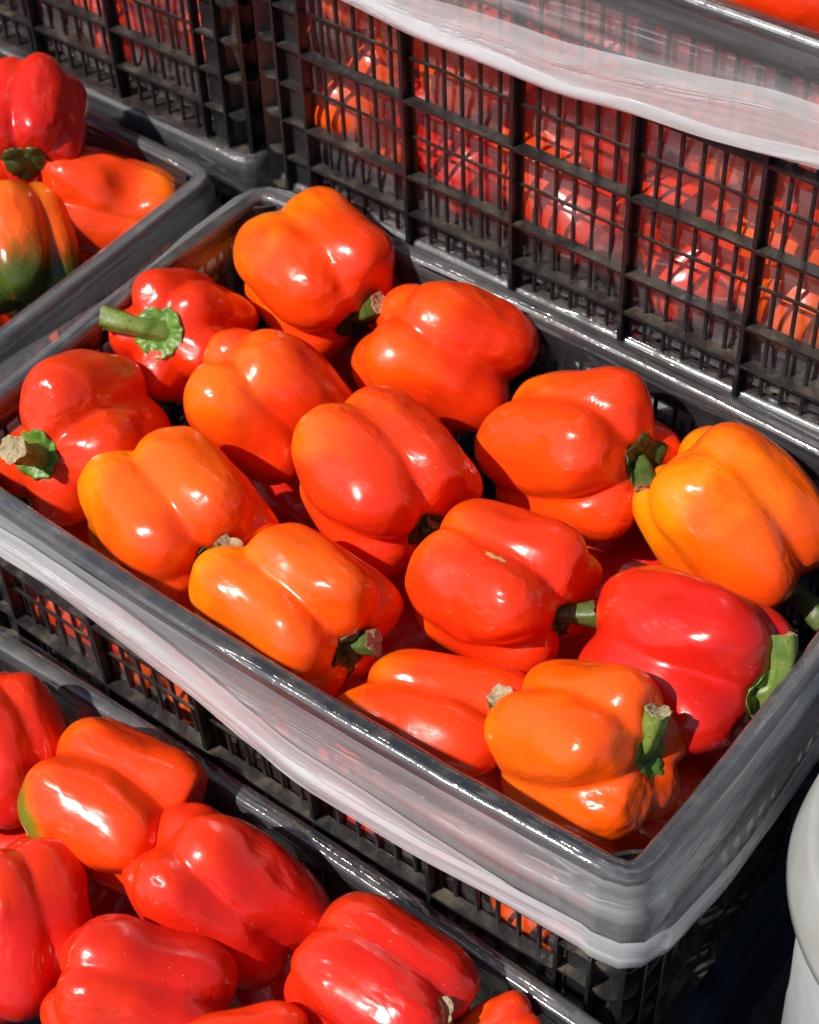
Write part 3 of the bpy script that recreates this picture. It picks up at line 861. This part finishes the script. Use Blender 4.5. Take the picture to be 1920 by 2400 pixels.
# label, centre, stem axis, facing side, length, radius, lobes (angle, size, shoulder, shift), skin, stem (tip point, radius, calyx radius, shade, bend), seed, group, taper, core, dents, stem hollow
PEPPERS = [
    ('orange-red pepper at the back corner, its short stem pointing right, in the open crate', (0.0390, 0.3430, 0.1250), (0.9460, -0.3228, -0.0289), (-0.1329, -0.4677, 0.8738), 0.1210, 0.0616, [(-50, 1.05, 0.0, 0.04), (22, 1.08, 0.0, -0.02), (105, 0.95, -0.05, -0.04), (-145, 0.95, 0)], 'orange_red', ((0.0192, -0.0191, 0.0754), 0.0095, 0.0200, 'dark', 0.4), 1, 'peppers in the open crate', 0.07, 0.58, (), 0.25),
    ('red pepper whose long green stem with ruffled calyx points left, near the crate side', (-0.0094, 0.2349, 0.1150), (0.1771, -0.6862, 0.7055), (0.9497, 0.3072, 0.0603), 0.1215, 0.0528, [(-20, 0.95, 0.02), (52, 0.9, 0), (118, 1.0, 0.03), (-170, 0.95, 0), (-95, 0.95, 0.05)], 'red', ((-0.0417, 0.0040, 0.0694), 0.0098, 0.0200, 'green', 0.45), 2, 'peppers in the open crate', 0.07, 0.5, (), 0.14),
    ('red pepper in the left corner, cut stem end turned to the viewer', (-0.0034, 0.1002, 0.1150), (0.1931, -0.8217, 0.5362), (0.7487, 0.4767, 0.4607), 0.1174, 0.0597, [(60, 1.1, 0.04), (-24, 1.05, 0.03), (-100, 0.95, 0), (-175, 0.9, 0)], 'orange_red2', ((0.0064, 0.0093, 0.0930), 0.0098, 0.0180, 'green', 0.5), 3, 'peppers in the open crate', 0.07, 0.46, (), 0.17),
    ('heart-shaped orange-red pepper with no stem showing, between the stemmed ones', (0.0875, 0.2084, 0.1200), (0.5877, 0.2792, -0.7594), (0.7826, -0.4345, 0.4459), 0.1145, 0.0540, [(-52, 1.05, -0.1, 0.09), (48, 1.0, 0.0, -0.04), (-160, 0.9, 0)], 'red_orange', None, 4, 'peppers in the open crate', 0.07, 0.58, (), 0.25),
    ('stemless red-orange pepper near the rear rim, split by one long groove', (0.1667, 0.3309, 0.1200), (0.7178, 0.4786, -0.5057), (0.6954, -0.4572, 0.5544), 0.1216, 0.0593, [(-44, 1.05, -0.2, 0.1), (32, 1.03, 0.0, -0.03), (112, 0.95, 0), (-140, 0.9, 0, 0.05)], 'red', None, 5, 'peppers in the open crate', 0.07, 0.62, (), 0.25),
    ('bright orange pepper with a deep bright crease, against the front rim', (0.1140, 0.0831, 0.1200), (0.9384, -0.3339, 0.0894), (-0.1926, -0.2904, 0.9373), 0.1264, 0.0586, [(-44, 1.03, -0.2, 0.1), (40, 1.05, 0.0, -0.03), (100, 1.05, -0.05, 0.04), (-112, 0.95, 0, 0.06), (-190, 0.9, 0)], 'orange', ((0.0216, -0.0130, 0.0738), 0.0098, 0.0200, 'dark', 0.4), 6, 'peppers in the open crate', 0.07, 0.6, (), 0.25),
    ('big red-orange pepper at the centre with a broad wrinkled highlight', (0.2228, 0.1895, 0.1300), (0.9435, -0.3279, 0.0472), (-0.1868, -0.4089, 0.8933), 0.1161, 0.0615, [(15, 1.12, 0.05), (-55, 1.0, 0.05), (-100, 0.9, 0.0), (95, 0.95, 0.0), (-170, 0.9, 0)], 'red_orange', ((0.0002, -0.0070, 0.0497), 0.0088, 0.0200, 'dark', 0.45), 7, 'peppers in the open crate', 0.07, 0.58, (), 0.25),
    ('orange-red pepper whose curved stem touches the yellow-orange pepper beside it', (0.3156, 0.3035, 0.1200), (0.8869, -0.0386, 0.4604), (-0.3222, -0.7658, 0.5566), 0.1231, 0.0615, [(-75, 1.0, 0.04), (-2, 1.1, 0.0), (72, 0.98, 0.0), (-165, 0.9, 0)], 'orange_red', ((0.0116, 0.0203, 0.0750), 0.0088, 0.0200, 'dark', 0.4), 8, 'peppers in the open crate', 0.07, 0.58, (), 0.25),
    ('large yellow-orange pepper at the right edge near the rear rim', (0.4362, 0.3139, 0.1200), (0.8253, -0.0810, -0.5589), (0.3898, -0.6344, 0.6676), 0.1239, 0.0616, [(-55, 1.0, 0.0), (15, 1.08, 0.0), (88, 0.95, 0.0), (-150, 0.9, 0)], 'orange', ((0.0223, -0.0059, 0.0992), 0.0105, 0.0200, 'dark', 0.4), 9, 'peppers in the open crate', 0.07, 0.58, (), 0.25),
    ('yellow-orange pepper leaning on the front rim at its middle', (0.2353, 0.0677, 0.1220), (0.9959, -0.0884, -0.0165), (-0.0266, -0.4648, 0.8850), 0.1205, 0.0547, [(-46, 1.02, -0.3, 0.15), (34, 1.05, 0.0, -0.03), (98, 1.02, -0.1, 0.05), (-108, 0.95, -0.1, 0.1), (-190, 0.9, 0)], 'orange', ((0.0057, -0.0118, 0.0687), 0.0088, 0.0200, 'dark', 0.4), 10, 'peppers in the open crate', 0.07, 0.6, (), 0.25),
    ('red pepper with a small tan scar and a dark stem pointing right', (0.3441, 0.1616, 0.1250), (0.9895, -0.0077, 0.1446), (-0.1210, -0.5921, 0.7967), 0.1117, 0.0566, [(12, 1.12, 0.0), (-62, 1.02, 0.05), (-110, 0.85, 0.1), (85, 0.92, 0.0), (-175, 0.9, 0)], 'red', ((-0.0070, -0.0100, 0.0690), 0.0088, 0.0200, 'dark', 0.4), 11, 'peppers in the open crate', 0.07, 0.58, (), 0.25),
    ('deep red pepper with a thick upturned green stem by the right rim', (0.4796, 0.1846, 0.1180), (0.9672, -0.0455, 0.2497), (-0.2257, -0.6046, 0.7639), 0.1249, 0.0613, [(-36, 1.1, 0.0), (42, 1.05, 0.0), (-100, 0.9, 0.03), (120, 0.92, 0.0), (-170, 0.9, 0)], 'deep_red', ((0.0128, -0.0382, 0.0583), 0.0122, 0.0230, 'green', 0.72), 12, 'peppers in the open crate', 0.07, 0.58, (), 0.2),
    ('low orange-red pepper wedged behind the front rim, pale stem end showing', (0.3592, 0.0592, 0.0920), (0.9393, 0.3409, 0.0377), (0.1622, -0.5384, 0.8269), 0.1184, 0.0513, [(-72, 0.95, 0.0, 0.1), (15, 1.05, 0.0, -0.04), (105, 0.95, 0), (-150, 0.9, 0)], 'orange_red2', ((0.0428, -0.0275, 0.0486), 0.0088, 0.0200, 'dark', 0.4), 13, 'peppers in the open crate', 0.07, 0.6, (), 0.25),
    ('orange pepper in the front right corner with an upright green stem', (0.4630, 0.0894, 0.1220), (0.8565, -0.0124, 0.5161), (-0.3953, -0.6587, 0.6402), 0.1056, 0.0533, [(0, 1.1, 0.02), (-72, 1.0, 0.06), (72, 1.05, 0.0, 0.02), (-150, 0.92, 0.0), (140, 0.95, 0)], 'orange', ((0.0116, -0.0286, 0.0609), 0.0085, 0.0230, 'green', 0.4), 14, 'peppers in the open crate', 0.07, 0.66, (), 0.2),
    ('shaded red pepper low down between the heart-shaped and central peppers', (0.0667, 0.2209, -0.0080), (0.7537, -0.1985, -0.6266), (0.4830, -0.4793, 0.7328), 0.1366, 0.0625, [(-30, 1, 0), (-110, 1, 0), (-200, 1, 0), (-300, 1, 0)], 'deep_red', None, 15, 'peppers in the open crate', 0.07, 0.58, (), 0.25),  # deep red skin on the low peppers here puts shade into their colour
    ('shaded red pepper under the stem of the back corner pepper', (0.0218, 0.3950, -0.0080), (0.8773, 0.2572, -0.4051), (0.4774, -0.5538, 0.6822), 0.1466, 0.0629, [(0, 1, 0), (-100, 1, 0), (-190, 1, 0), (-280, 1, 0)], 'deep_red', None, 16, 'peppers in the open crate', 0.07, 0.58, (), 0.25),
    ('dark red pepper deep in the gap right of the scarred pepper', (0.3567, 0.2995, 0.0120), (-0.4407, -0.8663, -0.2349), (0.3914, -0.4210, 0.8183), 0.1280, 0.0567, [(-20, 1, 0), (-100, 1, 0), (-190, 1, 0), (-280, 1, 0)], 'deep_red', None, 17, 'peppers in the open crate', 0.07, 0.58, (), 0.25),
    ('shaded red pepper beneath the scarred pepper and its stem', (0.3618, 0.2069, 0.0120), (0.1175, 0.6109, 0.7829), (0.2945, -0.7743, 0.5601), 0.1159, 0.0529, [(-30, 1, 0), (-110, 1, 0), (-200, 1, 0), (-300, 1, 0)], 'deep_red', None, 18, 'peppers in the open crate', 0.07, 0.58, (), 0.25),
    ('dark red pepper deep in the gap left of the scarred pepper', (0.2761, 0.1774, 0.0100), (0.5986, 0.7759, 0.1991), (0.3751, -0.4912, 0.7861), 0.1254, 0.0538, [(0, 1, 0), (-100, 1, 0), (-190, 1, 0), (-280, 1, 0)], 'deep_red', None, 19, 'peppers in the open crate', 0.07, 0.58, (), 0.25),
    ('red pepper squeezed low into the front right corner', (0.4937, 0.0994, 0.0720), (0.9527, 0.2813, -0.1148), (0.2455, -0.4904, 0.8362), 0.0861, 0.0390, [(-30, 1, 0), (50, 1, 0), (-200, 1, 0), (-110, 1, 0)], 'orange_red2', None, 20, 'peppers in the open crate', 0.07, 0.58, (), 0.25),
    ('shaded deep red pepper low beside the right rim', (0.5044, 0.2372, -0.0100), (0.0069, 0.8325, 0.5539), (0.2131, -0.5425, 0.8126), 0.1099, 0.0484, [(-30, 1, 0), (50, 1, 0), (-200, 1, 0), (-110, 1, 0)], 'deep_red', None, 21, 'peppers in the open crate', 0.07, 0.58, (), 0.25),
    ('deep red pepper standing at the back of the left crate', (-0.2291, 0.2967, 0.1950), (0.5918, -0.7828, -0.1922), (0.3389, 0.0253, 0.9405), 0.0930, 0.0455, [(-10, 0.98, 0.05), (-75, 1.0, 0.05), (60, 1.0, 0.05), (-180, 0.9, 0)], 'deep_red', ((-0.0089, 0.0112, 0.0386), 0.0120, 0.0200, 'dark', 0.4), 22, 'peppers in the left crate', 0.07, 0.58, (), 0.25),
    ('smooth orange pepper with a round dent in the left crate corner', (-0.1600, 0.3043, 0.1300), (-0.8294, -0.4898, 0.2685), (0.5342, -0.5550, 0.6377), 0.1186, 0.0481, [(-45, 0.95, 0.0), (35, 1.05, 0.0), (110, 0.95, 0), (-150, 1.0, 0.0)], 'orange_red2', None, 23, 'peppers in the left crate', 0.07, 0.58, ((0.0352, 0.0182, -0.0169, 0.0192, 0.0106), ), 0.25),
    ('half-ripe orange pepper turning green, in the left crate', (-0.1817, 0.2171, 0.1300), (0.7048, -0.5525, -0.4449), (0.3662, -0.2538, 0.8953), 0.1053, 0.0497, [(0, 1.02, 0.0), (-75, 1.0, 0.0), (70, 1.0, 0.0), (-180, 0.95, 0)], 'green_orange', None, 24, 'peppers in the left crate', 0.07, 0.58, (), 0.25),
    ('red pepper wedged behind the half-ripe pepper, brown stem end showing', (-0.3264, 0.3263, 0.0600), (0.8089, 0.4770, 0.3438), (0.2784, -0.8257, 0.4906), 0.0921, 0.0478, [(-30, 1, 0), (50, 1, 0), (-200, 1, 0), (-110, 1, 0)], 'red', ((0.0211, -0.0060, 0.0274), 0.0088, 0.0200, 'dark', 0.4), 25, 'peppers in the left crate', 0.07, 0.58, (), 0.25),
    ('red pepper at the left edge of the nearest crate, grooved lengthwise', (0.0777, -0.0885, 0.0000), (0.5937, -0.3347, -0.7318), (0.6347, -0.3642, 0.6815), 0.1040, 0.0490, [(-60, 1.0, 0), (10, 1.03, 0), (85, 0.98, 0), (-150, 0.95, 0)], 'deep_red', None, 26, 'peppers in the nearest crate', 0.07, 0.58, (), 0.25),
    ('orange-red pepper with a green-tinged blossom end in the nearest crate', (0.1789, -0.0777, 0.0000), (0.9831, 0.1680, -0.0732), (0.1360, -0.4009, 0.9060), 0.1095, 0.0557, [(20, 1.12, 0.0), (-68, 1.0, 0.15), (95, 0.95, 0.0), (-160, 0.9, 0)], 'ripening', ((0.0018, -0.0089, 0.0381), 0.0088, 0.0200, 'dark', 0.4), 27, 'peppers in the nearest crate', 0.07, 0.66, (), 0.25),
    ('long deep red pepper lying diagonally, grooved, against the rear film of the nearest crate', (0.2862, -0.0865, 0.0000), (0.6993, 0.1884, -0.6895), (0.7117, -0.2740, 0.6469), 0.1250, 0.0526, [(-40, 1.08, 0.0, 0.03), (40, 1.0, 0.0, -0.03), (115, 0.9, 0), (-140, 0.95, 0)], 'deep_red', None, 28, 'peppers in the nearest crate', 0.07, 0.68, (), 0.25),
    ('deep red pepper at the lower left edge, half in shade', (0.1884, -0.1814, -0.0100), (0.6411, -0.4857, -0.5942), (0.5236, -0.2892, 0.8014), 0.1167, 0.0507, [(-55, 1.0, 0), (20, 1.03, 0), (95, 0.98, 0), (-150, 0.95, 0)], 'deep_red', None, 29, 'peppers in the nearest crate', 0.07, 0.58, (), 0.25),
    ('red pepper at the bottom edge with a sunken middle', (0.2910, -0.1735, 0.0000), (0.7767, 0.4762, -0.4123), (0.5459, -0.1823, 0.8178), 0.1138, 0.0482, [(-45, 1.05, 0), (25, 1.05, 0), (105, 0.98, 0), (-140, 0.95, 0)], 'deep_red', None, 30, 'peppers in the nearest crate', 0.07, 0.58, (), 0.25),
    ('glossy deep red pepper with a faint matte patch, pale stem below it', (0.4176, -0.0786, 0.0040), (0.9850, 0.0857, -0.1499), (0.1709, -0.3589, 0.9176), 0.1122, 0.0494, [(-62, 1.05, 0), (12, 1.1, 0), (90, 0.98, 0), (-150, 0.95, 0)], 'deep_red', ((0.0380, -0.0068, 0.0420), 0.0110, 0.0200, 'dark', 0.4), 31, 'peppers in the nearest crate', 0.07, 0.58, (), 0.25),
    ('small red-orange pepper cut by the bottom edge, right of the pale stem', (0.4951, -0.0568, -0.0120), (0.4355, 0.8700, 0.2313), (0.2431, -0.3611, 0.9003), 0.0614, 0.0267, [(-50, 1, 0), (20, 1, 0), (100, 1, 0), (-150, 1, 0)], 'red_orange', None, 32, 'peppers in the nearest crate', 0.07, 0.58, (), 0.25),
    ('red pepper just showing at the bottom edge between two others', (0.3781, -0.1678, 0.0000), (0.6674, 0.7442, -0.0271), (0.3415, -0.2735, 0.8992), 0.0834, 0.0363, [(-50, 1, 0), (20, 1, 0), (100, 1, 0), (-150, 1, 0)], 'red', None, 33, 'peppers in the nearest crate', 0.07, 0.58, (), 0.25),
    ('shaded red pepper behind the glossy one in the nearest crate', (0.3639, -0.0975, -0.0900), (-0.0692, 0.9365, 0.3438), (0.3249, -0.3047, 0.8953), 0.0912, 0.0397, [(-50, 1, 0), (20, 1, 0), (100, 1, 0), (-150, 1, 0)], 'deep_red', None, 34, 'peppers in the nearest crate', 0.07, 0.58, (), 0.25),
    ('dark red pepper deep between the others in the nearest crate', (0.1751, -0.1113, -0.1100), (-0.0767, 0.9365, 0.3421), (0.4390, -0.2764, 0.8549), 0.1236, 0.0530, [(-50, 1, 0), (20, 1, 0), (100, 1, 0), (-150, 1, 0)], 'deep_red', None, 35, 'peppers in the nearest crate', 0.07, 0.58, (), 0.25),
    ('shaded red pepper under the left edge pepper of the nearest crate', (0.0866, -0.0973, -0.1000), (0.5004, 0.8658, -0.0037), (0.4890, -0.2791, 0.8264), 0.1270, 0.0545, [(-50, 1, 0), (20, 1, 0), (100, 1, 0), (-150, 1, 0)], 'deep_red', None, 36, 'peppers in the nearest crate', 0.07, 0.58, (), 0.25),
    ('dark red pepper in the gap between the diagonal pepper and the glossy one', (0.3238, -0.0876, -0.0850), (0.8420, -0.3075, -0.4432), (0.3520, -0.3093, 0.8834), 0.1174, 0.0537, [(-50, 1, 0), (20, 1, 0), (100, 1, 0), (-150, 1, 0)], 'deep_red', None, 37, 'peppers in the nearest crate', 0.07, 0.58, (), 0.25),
    ('bright red pepper cut by the top edge, above the rear crate rim', (0.3512, 0.4720, 0.4600), (0.9340, 0.2818, -0.2197), (0.3562, -0.7821, 0.5112), 0.1350, 0.0576, [(-45, 1, 0), (35, 1.05, 0), (115, 1, 0), (-140, 0.95, 0)], 'red', None, 38, 'peppers in the rear crate', 0.07, 0.58, (), 0.25),
]
def skin_mark(field, body, start, direction, outline):
    """a small corky scar lying on the skin, found by marching into the surface"""
    d = Vector(direction).normalized(); u = d.cross(Vector((0, 0, 1))).normalized(); v = u.cross(d)
    pts = []
    for (a, c_) in outline:
        q = np.array(Vector(start) + u * a + v * c_); st = np.array(d) * 0.0004
        for _ in range(600):
            if field(q[None])[0] < 0: break
            q = q + st
        pts.append(tuple(q - np.array(d) * 0.0006))
    n_ = len(pts); pts.append(tuple(np.mean(pts, 0) - np.array(d) * 0.0003))
    obj('scar', mesh_from('scar', pts, [(i, (i + 1) % n_, n_) for i in range(n_)], M_SCAR), body.parent)

built = []
for (lab, loc, ax, e1, L, R, lobes, pal, stem, seed, grp, taper, core, dents, dimple) in PEPPERS:
    built.append(build_pepper(lab, loc, ax, e1, L, R, lobes, pal, stem, seed, 34, grp, taper, core, dents, dimple=dimple))

skin_mark(built[10][2], built[10][1], (0.0945, -0.0164, 0.0361), (-0.8777, -0.0142, -0.4789),
          [(0.0004, 0.0085), (0.0016, 0.0050), (0.0008, 0.0020), (0.0018, -0.0015), (0.0010, -0.0065), (-0.0008, -0.0070), (-0.0012, -0.0030), (-0.0004, 0.0010), (-0.0014, 0.0030)])

# peppers behind the grids: a few prototypes, each placed with its own copy of body
import random
rng = random.Random(5)
PROTO = []
for i in range(7):
    lobes = [(rng.uniform(-15, 15) + 90 * j, rng.uniform(0.92, 1.06), rng.uniform(-0.05, 0.08)) for j in range(4)]
    me, _ = pepper_mesh(rng.uniform(0.112, 0.126), rng.uniform(0.054, 0.059), lobes, 100 + i,
                        pepper_material(('red', 'deep_red', 'red', 'red', 'red_orange', 'red', 'red')[i]), 14)
    PROTO.append(me)
def inner_pepper(label, group, loc, i, rot=None, scale=1.0):
    root = empty('bell_pepper', loc)
    root.rotation_euler = rot or (rng.uniform(0, 6.28), rng.uniform(-0.5, 0.5) + math.pi / 2, rng.uniform(-0.6, 0.6))
    tag(root, label, 'bell pepper', group)
    root.scale = (scale, scale, scale)
    obj('body', PROTO[i % 7], root)
ORD = ('first', 'second', 'third', 'fourth', 'fifth', 'sixth')
ROWB = ('lowest row', 'middle row', 'top row')
n = 0
for j, z in enumerate((0.207, 0.315, 0.420)):
    for i in range(6):
        x = -0.010 + 0.106 * i + (0.02 if j % 2 else 0.0) + rng.uniform(-0.008, 0.008)
        inner_pepper('red pepper behind the tall rear crate grid, %s from the left in the %s' % (ORD[i], ROWB[j]), 'peppers behind the rear grid',
                     (x, 0.394 + 0.099 + rng.uniform(-0.006, 0.006), z + rng.uniform(-0.006, 0.006)), n, None, 1.2); n += 1
for j, z in enumerate((0.216, 0.317)):
    for i in range(4):
        x = -0.150 - 0.114 * i + (0.02 if j % 2 else 0.0)
        inner_pepper('red pepper behind the upper left crate grid, %s from the right in the %s' % (ORD[i], ('lower row', 'upper row')[j]), 'peppers behind the upper left grid',
                     (x, 0.402 + 0.099, z), n, None, 1.2); n += 1
for i in range(5):
    inner_pepper('red pepper behind the lower front grid of the open crate, %s from the left' % ORD[i], 'peppers behind the front grid',
                 (0.018 + 0.108 * i, 0.082, -0.012 + rng.uniform(-0.005, 0.005)), n); n += 1
for lab, q in (('dark red pepper low in the left crate, under the dented orange pepper', (-0.185, 0.290, 0.020)),
               ('dark red pepper low in the left crate, under the half-ripe pepper', (-0.235, 0.180, 0.015)),
               ('dark red pepper low in the left crate, under the deep red one at its back', (-0.300, 0.288, 0.085))):
    inner_pepper(lab, 'peppers in the left crate', q, n); n += 1


# ------------------------------------------------------------------ pallet, bucket
root = empty('pallet', (0, 0, GZ))
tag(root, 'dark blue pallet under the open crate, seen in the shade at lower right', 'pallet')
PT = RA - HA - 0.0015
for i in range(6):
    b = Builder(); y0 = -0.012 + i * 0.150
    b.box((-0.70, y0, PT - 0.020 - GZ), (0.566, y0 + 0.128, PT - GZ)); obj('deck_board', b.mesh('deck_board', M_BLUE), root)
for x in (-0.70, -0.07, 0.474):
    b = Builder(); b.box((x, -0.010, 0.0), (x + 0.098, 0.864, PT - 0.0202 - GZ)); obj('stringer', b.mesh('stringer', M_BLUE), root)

def lathe(name, prof, mat, seg=96):
    b = Builder(); m = len(prof); V = []; Fs = []
    for i in range(seg):
        a = 2 * math.pi * i / seg
        V += [(r * math.cos(a), r * math.sin(a), z) for r, z in prof]
    for i in range(seg):
        i2 = (i + 1) % seg
        for j in range(m - 1): Fs.append((i * m + j, i2 * m + j, i2 * m + j + 1, i * m + j + 1))
    b.add(V, Fs)
    return b.mesh(name, mat, True)
root = empty('bucket', (0.735, 0.183, GZ))
tag(root, 'white plastic bucket with a lid, cut by the right edge', 'bucket')
zt = 0.12 - GZ
obj('bucket_wall', lathe('bucket_wall', [(0.0, 0.001), (0.118, 0.001), (0.122, 0.004), (0.140, zt - 0.030), (0.137, zt - 0.030), (0.119, 0.006), (0.0, 0.006)], M_WHITE_SHADED), root)
lid = obj('lid', lathe('lid', [(0.0, zt - 0.012), (0.128, zt - 0.012), (0.131, zt - 0.010), (0.133, zt - 0.002), (0.136, zt), (0.143, zt), (0.146, zt - 0.003), (0.152, zt - 0.040),
                    (0.153, zt - 0.046), (0.150, zt - 0.047), (0.1425, zt - 0.010), (0.136, zt - 0.006)], M_STAIN_SHADED), root)
